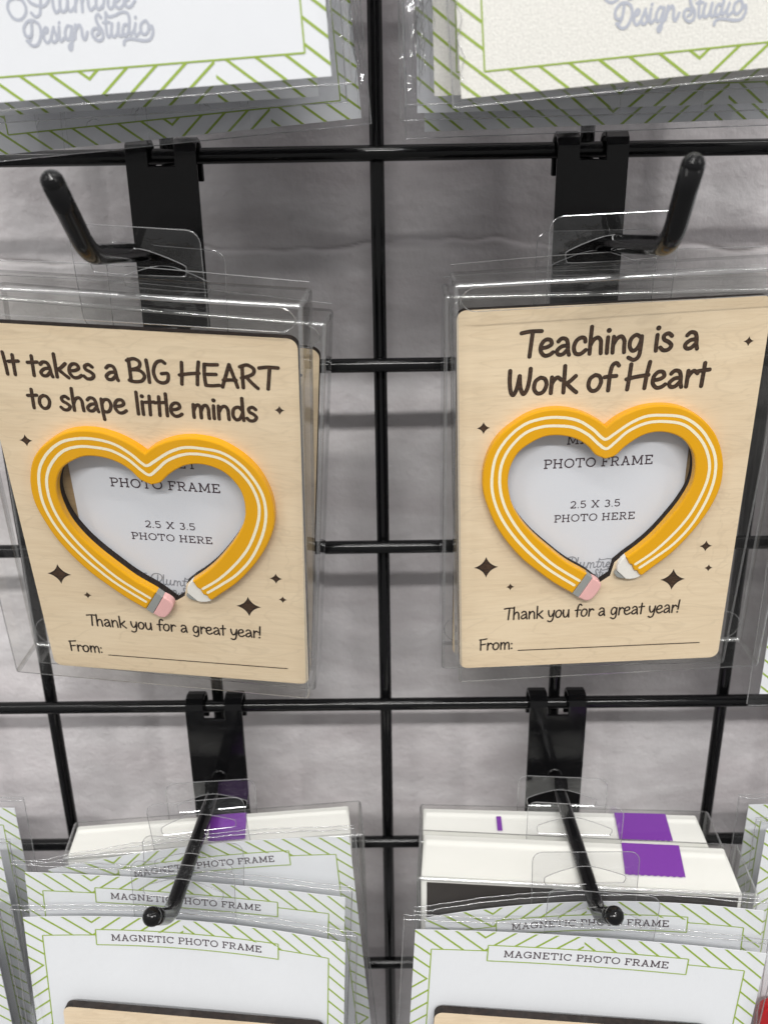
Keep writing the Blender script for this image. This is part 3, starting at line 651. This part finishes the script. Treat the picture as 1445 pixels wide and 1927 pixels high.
def heart_frame(loc, rot, scale, label, title, stars_top, full=True, group='wooden pencil heart frames'):
    t = empty('wooden_photo_frame', loc, rot, scale); tag(t, label, 'photo frame', group)
    f = lambda x, v, h: (x, -h, -v)
    outer_r = smooth_path(OR_, 5); inner_r = smooth_path(IR_, 5); inner_l = smooth_path(IL_, 5); outer_l = smooth_path(OL_, 5)
    # board with the heart-shaped opening, cut through
    hole = t2(inner_l)+[(-1.5, 99.6), (2.2, 103.0), (5.4, 100.6), (6.6, 95.0), (10.1, 91.6)]+t2(inner_r)[::-1][1:-1]
    hole = inset(hole, -.25)
    mb = MB(); slab(mb, rrect(-50, 50, 0, 140, 3.2, 6), -3.1, 0, 0.0, 0, 1, [hole])
    mb.build('board', [M['wood'], M['burnt']], t)
    # pencil bent into a heart
    p = empty('pencil_heart', (0, 0, 0)); p.parent = t
    body = t2(outer_r)+t2(TIP)[::-1][1:]+t2(inner_r)[::-1][1:]+t2(inner_l)[1:]+t2(outer_l)[::-1][:-1]
    mb = MB(); slab(mb, body, .02, 3.0, .55, 0); mb.build('pencil_body', M['yellow'], p)
    for o in (p.children[-1],):
        for pl in o.data.polygons: pl.use_smooth = False
    pen = Pen(f, 3.03)
    jit = lambda L, k: [(x+.05*noise.noise((x*2.2, v*2.2, k)), v+.05*noise.noise((x*2.2, v*2.2, k+5))) for x, v in t2(L)]
    pen.stroke(jit(smooth_path(ST_O, 10), 1), .50); pen.stroke(jit(smooth_path(ST_I, 10), 2), .50)
    pen.build('pencil_stripe', M['cream'], p)
    e = lambda a, b, s_: (a[0]+(b[0]-a[0])*s_, a[1]+(b[1]-a[1])*s_)
    mb = MB(); slab(mb, [(-3.62, 97.85), (-8.45, 106.05), (-6.15, 107.85), (-1.55, 99.65)], .02, 2.95, .2); mb.build('ferrule', M['ferrule'], p)
    mb = MB(); slab(mb, t2(smooth_path([(-1.5, 99.7), (-.2, 100.4), (1.3, 101.7), (1.9, 103.2), (1.2, 105.4), (-.3, 107.8), (-1.7, 109.2), (-3.2, 109.5), (-4.8, 108.8), (-6.1, 107.9)], 3)), .02, 2.95, .5); mb.build('eraser', M['pink'], p)
    mb = MB(); slab(mb, t2(TIP)+[(15.6, 100.7), (14.0, 101.2), (12.4, 101.4), (10.9, 101.2), (7.5, 97.7), (7.45, 96.2), (7.9, 94.6), (8.9, 92.9)], .02, 2.2, .3); mb.build('sharpened_wood', M['white_ac'], p)
    mb = MB(); slab(mb, [(7.45, 97.85), (10.8, 101.25), (9.0, 101.0), (7.5, 100.3), (6.75, 99.0)], .02, 1.9, .3); mb.build('pencil_lead', M['ferrule'], p)
    # engraving
    pen = Pen(f, .05); 
    for s_, x0, x1, base, cap in title: hand_text(pen, s_, x0, x1, base, cap, cap*.079, 0, cap*.022)
    pen.build('title_lettering', [M['engrave_dark'], M['engrave']], t)
    if full:
        pen = Pen(f, .05)
        hand_text(pen, 'Thank you for a great year!', -33.0, 33.0, 118.3, 5.3, .31)
        hand_text(pen, 'From:', -42.2, -29.3, 131.9, 5.2, .31)
        pen.stroke([(-27.6, 132.6), (42.2, 132.6)], .2, 'butt'); pen.build('message_lettering', [M['engrave_dark'], M['engrave']], t)
        for cx, cv, hw in [(-41.2, 40.2, 2.2), (-40.0, 94.8, 4.4), (-31.0, 103.7, 1.5), (39.5, 90.0, 2.25), (41.6, 99.3, 1.5), (28.9, 103.6, 4.5)]+stars_top:
            pen = Pen(f, .05); a, fa = fill_poly([star_poly(cx, cv, hw, hw)], True); pen.mb.add([f(x, v, .05) for x, v in a], fa, 0)
            a, fa = fill_poly([star_poly(cx, cv, hw*.78, hw*.78)], True); pen.mb.add([f(x, v, .10) for x, v in a], fa, 1)
            pen.build('engraved_star', [M['engrave_dark'], M['engrave']], t)
        # printed photo insert and the plywood back plate
        sx = 1.6 if 'BIG' in label else -1.55
        ins = MB(); slab(ins, [(-31.75+sx, 27), (31.75+sx, 27), (31.75+sx, 116), (-31.75+sx, 116)], -3.75, -3.35, 0); io = ins.build('photo_insert', M['insert'], t)
        pen = Pen(f, -3.30); q = sx+1.0
        slab_text(pen, 'MAGNET', q-11.6, q+11.6, 49.1, 3.4); slab_text(pen, 'PHOTO FRAME', q-19.2, q+18.9, 57.9, 3.5)
        slab_text(pen, '2.5 X 3.5', q-9.2, q+8.7, 73.9, 2.85); slab_text(pen, 'PHOTO HERE', q-14.7, q+14.4, 79.3, 2.95)
        pen.build('insert_lettering', M['ink'], io)
        pen = Pen(f, -3.30); logo(pen, q-10.6, 103.2, .0196, .20); pen.build('insert_logo', M['logo_dark'], io)
        mb = MB(); slab(mb, rrect(-42, 42, 22, 122, 2), -7.0, -3.9, 0); mb.build('back_plate', M['wood_back'], t)
    return t
kB = 1.010
qL = camC+(Vector((-73.2974, -75.3745, -51.362))-camC)*kB
T_L = [('It takes a BIG HEART', -42.9, 43.2, 16.9, 7.5), ('to shape little minds', -37.2, 36.8, 28.2, 7.4)]
T_R = [('Teaching is a', -29.2, 28.6, 16.3, 8.6), ('Work of Heart', -33.2, 32.8, 29.1, 8.9)]
heart_frame(qL, (.2199, .0564, -.073), kB, 'wooden frame engraved It takes a BIG HEART, yellow pencil heart, in the left box', T_L, [(43.6, 23.8, 1.6)])
heart_frame((74.9948, -58.0823, -47.4416), (.1201, -.033, .0076), 1, 'wooden frame engraved Teaching is a Work of Heart, yellow pencil heart, in the right box', T_R, [(44.2, 14.5, 1.65)])
m2 = Euler(rot2).to_matrix(); m3 = Euler(rot3).to_matrix()
heart_frame(loc2+m2 @ Vector((5.0, 6, -11)), rot2, 1, 'wooden frame mostly hidden, its right edge showing behind the BIG HEART box', T_L, [], False)
heart_frame(loc3+m3 @ Vector((-3.0, 6, -11)), rot3, 1, 'wooden frame mostly hidden, its left edge showing behind the Teaching box', T_R, [], False)

# ------------------------------------------------------------------ header cards in cellophane sleeves
CW, CH = 121.0, 205.0
BX, BT, BB = 6.2, 8.6, 5.7        # border widths: sides, top and bottom
def sstep(a, b, x): 
    t = max(0, min(1, (x-a)/(b-a))); return t*t*(3-2*t)
def card(loc, rot, label, W=CW, bow=0.0, stock='paper', logo_x=-16.5, top=True, bottom=True, group='patterned header cards', bowl=0.0, vb=55.0):
    t = empty('header_card', loc, rot); tag(t, label, 'card', group)
    bend = lambda x, v: bow*(1-(2*x/W)**2)*math.exp(-(v/vb)**2)+bowl*(1-(2*x/W)**2)*math.exp(-((CH-v)/45)**2)
    f = lambda x, v, h: (x, bend(x, v)-h, -v)
    mb = MB(); mb.grid(lambda u, w: f((u-.5)*W, w*CH, 0), 28, 40); mb.grid(lambda u, w: f((.5-u)*W, w*CH, -.35), 28, 40)
    for (a, b) in (((-W/2, 0), (W/2, 0)), ((W/2, 0), (W/2, CH)), ((W/2, CH), (-W/2, CH)), ((-W/2, CH), (-W/2, 0))):
        N = 28; vs = []
        for i in range(N+1):
            x = a[0]+(b[0]-a[0])*i/N; v = a[1]+(b[1]-a[1])*i/N; vs += [f(x, v, 0), f(x, v, -.35)]
        mb.add(vs, [(2*i, 2*i+2, 2*i+3, 2*i+1) for i in range(N)])
    mb.build('cardstock', M[stock], t)
    pen = Pen(f, .05); x0, x1 = -W/2, W/2; sp = 7.5; hw = .55
    def hatch(xa, xb, va, vb_, d, ax, av):      # d=+1 '\', -1 '/'; lines pass (ax + k sp, av)
        for k in range(-60, 60):
            X = ax+k*sp; P = []
            L = 400
            P = [(X-1.25*L-hw, av-L*d), (X-1.25*L+hw, av-L*d), (X+1.25*L+hw, av+L*d), (X+1.25*L-hw, av+L*d)]
            q = clip(P, xa, xb, va, vb_)
            if len(q) > 2: pen.poly(q)
    bx_v, bx_p = x0+.205*W, x0+.49*W
    hatch(x0, bx_v, 0, BT, 1, bx_v, BT); hatch(bx_v, bx_p, 0, BT, -1, bx_v, BT); hatch(bx_p, x1, 0, BT, 1, bx_p, 2.6)
    cx_v, cx_p = x0+.495*W, x0+.76*W
    if bottom:
        hatch(x0, cx_v, CH-BB, CH, 1, cx_v, CH-BB+2); hatch(cx_v, cx_p, CH-BB, CH, -1, cx_v, CH-BB+2); hatch(cx_p, x1, CH-BB, CH, 1, cx_p, CH-2)
    st_ = sp/1.25
    def on(ax, av, x, v): q = av+(x-ax)/1.25; return q+st_*round((v-q)/st_)
    va_ = on(bx_v, BT, x0+BX-1, 22); vb_ = on(cx_v, CH-BB+2, x0+1, 120); vc_ = on(bx_p, 2.6, x1-1, 100); vd_ = on(cx_p, CH-2, x1-BX+1, 140)
    hatch(x0, x0+BX, BT, va_, 1, bx_v, BT); hatch(x0, x0+BX, va_, vb_, -1, x0+BX-1, va_); hatch(x0, x0+BX, vb_, CH-BB, 1, cx_v, CH-BB+2)
    hatch(x1-BX, x1, BT, vc_, 1, bx_p, 2.6); hatch(x1-BX, x1, vc_, vd_, -1, x1-1, vc_); hatch(x1-BX, x1, vd_, CH-BB, 1, cx_p, CH-2)
    lw = .21
    def ln(a, b, n=14): pen.stroke([(a[0]+(b[0]-a[0])*i/n, a[1]+(b[1]-a[1])*i/n) for i in range(n+1)], lw, 'butt')
    xi0, xi1, vi0, vi1 = x0+BX, x1-BX, BT, CH-BB
    bl, br, bt, bb = x0+.215*W, x0+.79*W, 5.9, 13.0
    ln((xi0, vi0), (bl, vi0)); ln((br, vi0), (xi1, vi0)); ln((xi0, vi0), (xi0, vi1)); ln((xi1, vi0), (xi1, vi1)); ln((xi0, vi1), (xi1, vi1))
    pr = pen.build('border_print', M['green'], t)
    # name banner over the border
    pen = Pen(f, .13); N = 16
    for i in range(N):
        a, b = bl+(br-bl)*i/N, bl+(br-bl)*(i+1)/N
        pen.mb.add([f(a, bt, .13), f(b, bt, .13), f(b, bb, .13), f(a, bb, .13)], [(0, 3, 2, 1)])
    pen.h = .16
    for a, b in (((bl, bt), (br, bt)), ((br, bt), (br, bb)), ((br, bb), (bl, bb)), ((bl, bb), (bl, bt))):
        pen.stroke([(a[0]+(b[0]-a[0])*i/14, a[1]+(b[1]-a[1])*i/14) for i in range(15)], lw, 'butt', 1)
    slab_text(pen, 'MAGNETIC PHOTO FRAME', x0+.262*W, x0+.738*W, 11.0, 3.0, 2, .215)
    pen.build('name_banner', [M[stock], M['green'], M['ink']], t)
    if bottom:
        pen = Pen(f, .05); logo(pen, logo_x, CH-13.0, .0272, .36); pen.build('studio_logo', M['logo_ink'], t)
    return t, f

def sleeve(loc, rot, label, W=CW, bow=0.0, thick=0.0, seed=0, tab=None, tab_w=39, group='cellophane sleeves', mL=4.0, mR=4.0, mT=4.5, mB=4.5, bowl=0.0, vb=55.0, wr=1.0, tabcurl=0.0, v_in=(-3, 38), v_out=(172, 184), crk=1.0, film='film', creases=()):
    t = empty('cellophane_sleeve', loc, rot); tag(t, label, 'sleeve', group)
    xa, xb, va, vb2 = -W/2-mL, W/2+mR, -mT, CH+mB
    def bend(x, v):
        q = max(0, 1-(2*x/W)**2); return bow*q*math.exp(-(v/vb)**2)+bowl*q*math.exp(-((CH-v)/45)**2)
    def wrk(x, v, k):
        a = abs(noise.noise((x*.045+seed, v*.018, k+seed*3.1))); b = noise.noise((x*.16, v*.05+seed, k+2))
        e = 1-sstep(0, 9+2*crk, min(x-xa, xb-x)); 
        ed = noise.noise((x*.25+seed*2, v*.11, k+7))*(1.5*e*crk)
        return wr*(1.3*a+.28*b+ed)
    def side(x): return sstep(0, 7.0, min(x-xa, xb-x))
    def yf(x, v):
        s_ = side(x); th = thick*sstep(v_in[0], v_in[1], v)*(1-sstep(v_out[0], v_out[1], v))*sstep(0, 16, min(x-xa, xb-x))
        return bend(x, v)-.75-th-s_*.3-max(-.35, wrk(x, v, 0)*(.35+.65*min(1, sstep(0, 12, v+mT)))*.8)
    def yb(x, v): return bend(x, v)+.95+abs(wrk(x, v, 20))*.4
    def topv(x): return va+.5*noise.noise((x*.09, seed, 0))+.35*noise.noise((x*.35, seed, 4))
    def P(fn, u, w):
        x = xa+(xb-xa)*u; v = va+(vb2-va)*w
        if w < .03: v += (topv(x)-va)*(1-w/.03)
        return (x, fn(x, v), -v)
    mb = MB(); NU, NV = 90, 120
    mb.grid(lambda u, w: P(yf, u, w), NU, NV, 0); mb.grid(lambda u, w: P(yb, 1-u, w), 40, 50, 0)
    # seams: welded sides and folded bottom, and the lip along the open top
    for fn, u0 in ((yf, 0), (yf, 1)):
        rim_loop(mb, [Vector(P(yf, u0, j/60))*.5+Vector(P(yb, u0, j/60))*.5 for j in range(61)], .22, 1, False)
    rim_loop(mb, [P(yf, i/60, 0) for i in range(61)], .2, 1, False); rim_loop(mb, [P(yb, i/60, 0) for i in range(61)], .16, 1, False)
    rim_loop(mb, [P(yf, i/60, 1) for i in range(61)], .15, 1, False)
    mb.grid(lambda u, w: tuple(Vector(P(yf, 0 if w < .5 else 1, u))*.5+Vector(P(yb, 0 if w < .5 else 1, u))*.5) if False else tuple(Vector(P(yf, u, 1))*(1-w)+Vector(P(yb, u, 1))*w), 40, 1, 0)
    rg = random.Random(int(seed*10))
    for kind, n in creases:              # sharp creases pressed into the film
        for k in range(n):
            if kind == 'B':              # little arches rising from the bottom seam
                c0 = rg.uniform(xa+8, xb-30); hh = rg.uniform(8, 22); ww = rg.uniform(1.5, 5)
                Q = [(c0-ww+ww*2*q/16+.5*noise.noise((q*.5, k, seed)), vb2-1-hh*math.sin(math.pi*q/16)**.5*(1-.25*noise.noise((q*.4, k, seed+3)))) for q in range(17)]
                a0 = rg.randrange(0, 6); Q = Q[a0:a0+rg.randrange(7, 11)]
            elif kind == 'T':            # fan of faint pulls below the hang tab
                a = rg.uniform(-.5, .5); l0, l1 = rg.uniform(14, 20), rg.uniform(28, 38)
                Q = [(math.sin(a)*(l0+(l1-l0)*q/10)*1.2, l0+(l1-l0)*q/10) for q in range(11)]
            else:
                c0 = rg.uniform(xa+.8, xa+mL+1.0) if kind == 'L' else rg.uniform(xb-mR-1.0, xb-.8)
                l0 = rg.uniform(2, 30); ln_ = rg.uniform(14, 46)
                Q = [(c0+1.3*noise.noise((q*.22+k*5, seed, 0))+.6*noise.noise((q*.8, seed, k)), vb2-l0-ln_*q/24) for q in range(25)]
            rr = rg.uniform(.10, .22)
            mb.tube([(x, yf(x, v)-.06, -v) for x, v in Q], rr, 5, 1, cap=False, rfun=lambda q, rr=rr: rr*(.25+.75*math.sin(math.pi*min(1, max(0, q)))))
    mb.build('film', [M[film], M['rim']], t, True)
    if tab is not None: hang_tab(t, tab[0], tab[1]+bow, tab[2], lower=11, w=tab_w, curl=tabcurl)
    return t

def pose(TL, TR, lean=0.0):
    a, b = Vector(TL), Vector(TR); u = (b-a).normalized()
    return (a+b)/2, (lean, -math.asin(u.z), math.atan2(u.y, u.x)), (b-a).length
GC = 'header cards on the lower left hook'; GD = 'header cards on the lower right hook'
def packed(TL, TR, lean, cl, sl, bow, thick, seed, tab, gc, gs, W=None, stock='paper', bottom=True, **kw):
    loc, rot, w = pose(TL, TR, lean); W = W or w
    card(loc, rot, cl, W, bow, stock, bottom=bottom, group=gc, vb=kw.get('vb', 55.0))
    sleeve(loc, rot, sl, W, bow, thick, seed, tab, group=gs, **kw)
    return loc, rot, W
SL = 'sleeves on the lower left hook'; SR = 'sleeves on the lower right hook'
A = packed((-135.5, -87, -265.5), (-15.1, -95, -270.7), -.02, 'frontmost card on the lower left hook, its banner just below the ball end', 'frontmost cellophane sleeve on the lower left hook, holding a wooden board',
       4.6, 9.5, 1.0, (-1.0, 1.9, 4.5), GC, SL, mL=4.2, mR=4.2)
packed((-139.7, -72, -258.1), (-15.7, -79, -265.2), .0, 'middle card on the lower left hook, its banner crossed by the hook arm', 'middle cellophane sleeve on the lower left hook, behind the frontmost sleeve',
       2.0, 7, 2.0, (3.0, 1.9, -1.0), GC, SL, mL=4.5, mR=2.5, vb=80)
packed((-134.8, -63, -265.1), (-15.0, -55, -257.2), .0, 'rearmost card on the lower left hook, tilted up to the right', 'rearmost cellophane sleeve on the lower left hook, against the white carton',
       4.5, 6, 3.0, (0.0, 1.9, 1.0), GC, SL, mL=6.5, mR=2.5)
D = packed((10.3, -98, -261.6), (133.9, -104, -267.7), -.02, 'front card on the lower right hook, straight banner above a wooden board', 'front cellophane sleeve on the lower right hook, with double shiny top edge',
       2.0, 9.5, 4.0, (4.0, 1.9, -1.0), GD, SR, mL=4.2, mR=3.0, mT=5.5)
packed((14.2, -90, -264.4), (137.5, -91, -261.5), .0, 'rear card on the lower right hook, arched top edge behind the ball end', 'rear cellophane sleeve on the lower right hook, against the dark front of a carton',
       6.2, 5, 5.0, (-2.0, 1.9, 2.0), GD, SR, mL=4.0, mR=3.0)

def bag_board(pk, dx, v, label):
    loc, rot, W = pk; m = Euler(rot).to_matrix(); l = Vector(loc)+m @ Vector((dx, -4.4, -v))
    t = heart_frame(l, rot, 1, label, [], [], False); return t
bag_board(A, 3.2, 37.0, 'wooden frame low in the frontmost lower left sleeve, only its dark top edge in view')
bag_board(D, -3.2, 33.0, 'wooden frame low in the front lower right sleeve, only its dark top edge in view')

# upper row: only the lower ends of the packs hang into view
GU = 'cards hanging at the top'; SU = 'sleeves hanging at the top'
def upper(corner, side, slope, yaw, cl, sl, seed, stock, mL=4, mR=4, lean=.0, W=CW, bowl=0.0, wr=1.0, crk=1.0, lx=-16.5, creases=()):
    rot = (lean, -slope, yaw); m = Euler(rot).to_matrix()
    loc = Vector(corner)-m @ Vector((side*W/2, 0, -CH))
    card(loc, rot, cl, W, 0, stock, group=GU, bowl=bowl, logo_x=lx)
    sleeve(loc, rot, sl, W, 0, 5, seed, None, group=SU, mL=mL, mR=mR, mB=2.0, bowl=bowl, v_out=(150, 165), wr=wr, crk=crk, film='film_crinkled', creases=creases)
upper((-10.0, -95, 13.9), 1, .056, 0, 'white card nearest the camera at top left, grey studio logo and green striped border', 'cellophane sleeve nearest the camera at top left', 11, 'paper', mR=5, crk=2.0, lx=-13.5, creases=(('R', 4),))
upper((-15.8, -62, 12.7), 1, .040, .0, 'white card second in the top left stack, a shaded strip showing below the front card', 'cellophane sleeve second in the top left stack', 12, 'paper', mR=8, wr=1.4, crk=3.0, creases=(('R', 12), ('B', 4)))
upper((-4.4, -32, 9.2), 1, .078, 0, 'white card rearmost and lowest in the top left stack, just above the upper hook', 'cellophane sleeve rearmost and lowest in the top left stack, crinkled along its bottom', 13, 'paper', mL=5, mR=3, wr=1.6, crk=2.0, creases=(('B', 17), ('R', 4)))
upper((22.8, -95, 8.2), -1, .078, 0, 'pearly cream card nearest the camera at top right, grey studio logo', 'cellophane sleeve nearest the camera at top right', 14, 'pearl', mL=2.2, lx=-20.3, creases=(('L', 3),))
upper((17.0, -74, 11.0), -1, .030, 0, 'pearly cream card second in the top right stack, narrow strip beside the front card', 'cellophane sleeve second in the top right stack, bright creases at its left', 15, 'pearl', mL=8, wr=1.5, crk=3.2, creases=(('L', 15),))
upper((12.9, -55, 8.4), -1, .012, 0, 'white card third in the top right stack, shaded green stripes below the cream cards', 'cellophane sleeve third in the top right stack', 16, 'paper', mL=5, wr=1.3, crk=2.2, creases=(('L', 8), ('B', 8)))
upper((15.8, -36, 4.6), -1, .020, 0, 'white card rearmost and lowest in the top right stack, just above the upper hook', 'cellophane sleeve rearmost and lowest in the top right stack', 17, 'paper', mL=6)

# neighbours cut by the photo's edges
def neighbour(corner, side, cl, sl, seed, rot=(0, 0, 0), thick=6, low=False, stock='paper', mm=4.5):
    m = Euler(rot).to_matrix(); loc = Vector(corner)-m @ Vector((side*CW/2, 0, -CH if low else 0))
    card(loc, rot, cl, CW, 1.0, stock, group='cards at the picture edges'); sleeve(loc, rot, sl, CW, 1.0, thick, seed, None, group='sleeves at the picture edges', mL=mm, mR=mm)
    return loc, rot
neighbour((-155.9, -40, -253.6), 1, 'card farthest back at the left picture edge, beside the white carton', 'sleeve farthest back at the left picture edge', 21, (.0, 0, 0))
neighbour((-153.2, -62, -256.0), 1, 'card in the middle of the three at the left picture edge', 'sleeve in the middle of the three at the left picture edge', 22)
neighbour((-149.5, -85, -262.0), 1, 'card nearest the camera at the lower left corner, in shadow', 'sleeve nearest the camera at the lower left corner', 23)
neighbour((153.5, -35, -259.5), -1, 'card farther back at the right picture edge, beside the two cartons', 'sleeve farther back at the right picture edge', 24)
n2 = neighbour((149.5, -60, -250.9), -1, 'card nearer the camera at the right picture edge', 'sleeve nearer the camera at the right picture edge', 25)
neighbour((150.8, -35, -205.2), -1, 'card hanging at the right picture edge beside the Teaching box', 'sleeve hanging at the right picture edge beside the Teaching box', 26, low=True)
tr = empty('red_photo_frame', Vector(n2[0])+Vector((3, -5.0, -83))); tag(tr, 'red frame barely showing at the lower right corner', 'photo frame')
mb = MB(); slab(mb, rrect(-58, 58, 0, 110, 6), 0, 5.0, .8); mb.build('board', M['red'], tr)

# ------------------------------------------------------------------ white cartons in clear boxes
def carton(loc, rz, W, D, H, label, blabel, stick, tabx, small=None, dark=True, side=None):
    t = empty('white_carton', loc, (0, 0, rz)); tag(t, label, 'carton', 'white cartons behind the sleeves')
    mb = MB(); mb.box(-W/2, W/2, -D, 0, -H, 0); o = mb.build('carton_body', M['carton'], t)
    bm = bmesh.new(); bm.from_mesh(o.data); bmesh.ops.bevel(bm, geom=list(bm.edges), offset=.9*MM, segments=3, profile=.5, affect='EDGES')
    for f in bm.faces: f.smooth = True
    bm.to_mesh(o.data); bm.free()
    # lid flap: a second sheet on the top, its crease near the back
    mb = MB()
    def lid(u, w): 
        y = -D+1.4+(D-2.6)*w
        return (-W/2+1.3+u*(W-2.6), y, .18+.5*math.exp(-((w-.86)/.07)**2)+.35*noise.noise((u*3.1, w*1.7, W)))
    mb.grid(lambda u, w: (lid(u, w)[0], lid(u, w)[1], max(.12, lid(u, w)[2])), 30, 24); mb.build('carton_lid', M['carton'], t, True)
    x0, x1, y0, y1, sk = stick
    mb = MB(); 
    def st(u, w):
        return (x0+(x1-x0)*u+sk*w, y0+(y1-y0)*w+.25*math.sin(u*60)*(1 if w > .95 else 0), .95+.0*u)
    mb.grid(st, 40, 10); mb.build('sticker', M['purple'], t)
    if small:
        mb = MB(); mb.grid(lambda u, w: (small[0]+(small[1]-small[0])*u, small[2]+(small[3]-small[2])*w, .95), 2, 2); mb.build('sticker', M['purple'], t)
    if dark:
        mb = MB(); mb.box(-W/2+2.4, W/2-1.6, -D-.5, -D-.02, -H+4, -1.6); mb.build('photo_panel', M['panel'], t)
    if side is not None:
        mb = MB(); mb.box(W/2+.02, W/2+5.0, side[0], side[1], side[2], side[3]); mb.build('purple_tab', M['purple'], t)
    m = Euler((0, 0, rz)).to_matrix(); l = Vector(loc)+m @ Vector((2.0, -D-1.6, 1.5))
    clear_box(l, (0, 0, rz), W+7, H+3, D+3.0, blabel, tabx-2, -4.5, 'clear boxes round the white cartons', 38, 0, flap=False)
def mid(a, b): return (Vector(a)+Vector(b))/2
carton(mid((15.2, -47.7, -262), (135.2, -57.5, -262)), -.0815, 120.4, 25, 120, 'front white carton on the lower right hook, large purple sticker and dark front panel', 'clear box round the front right white carton',
       (19.6, 42.2, -1.0, -18.5, -1.5), 1.0)
carton(mid((15.9, -24.2, -268), (133.6, -30.4, -268)), -.0526, 117.8, 21.5, 120, 'rear white carton on the lower right hook, purple sticker plus a tiny purple mark', 'clear box round the rear right white carton',
       (23.8, 45.6, -1.2, -18.0, -1.0), 1.5, (-27.3, -25.2, -5.5, -14.5))
carton(mid((-132.6, -35.6, -266.5), (-16.8, -23.8, -266.5)), .1015, 116.4, 19.5, 120, 'white carton on the lower left hook, one purple sticker under the hook arm', 'clear box round the left white carton',
       (-1.5, 13.8, -1.0, -17.5, .2), -1.0, None, False, (-18, -6, -106, -92))
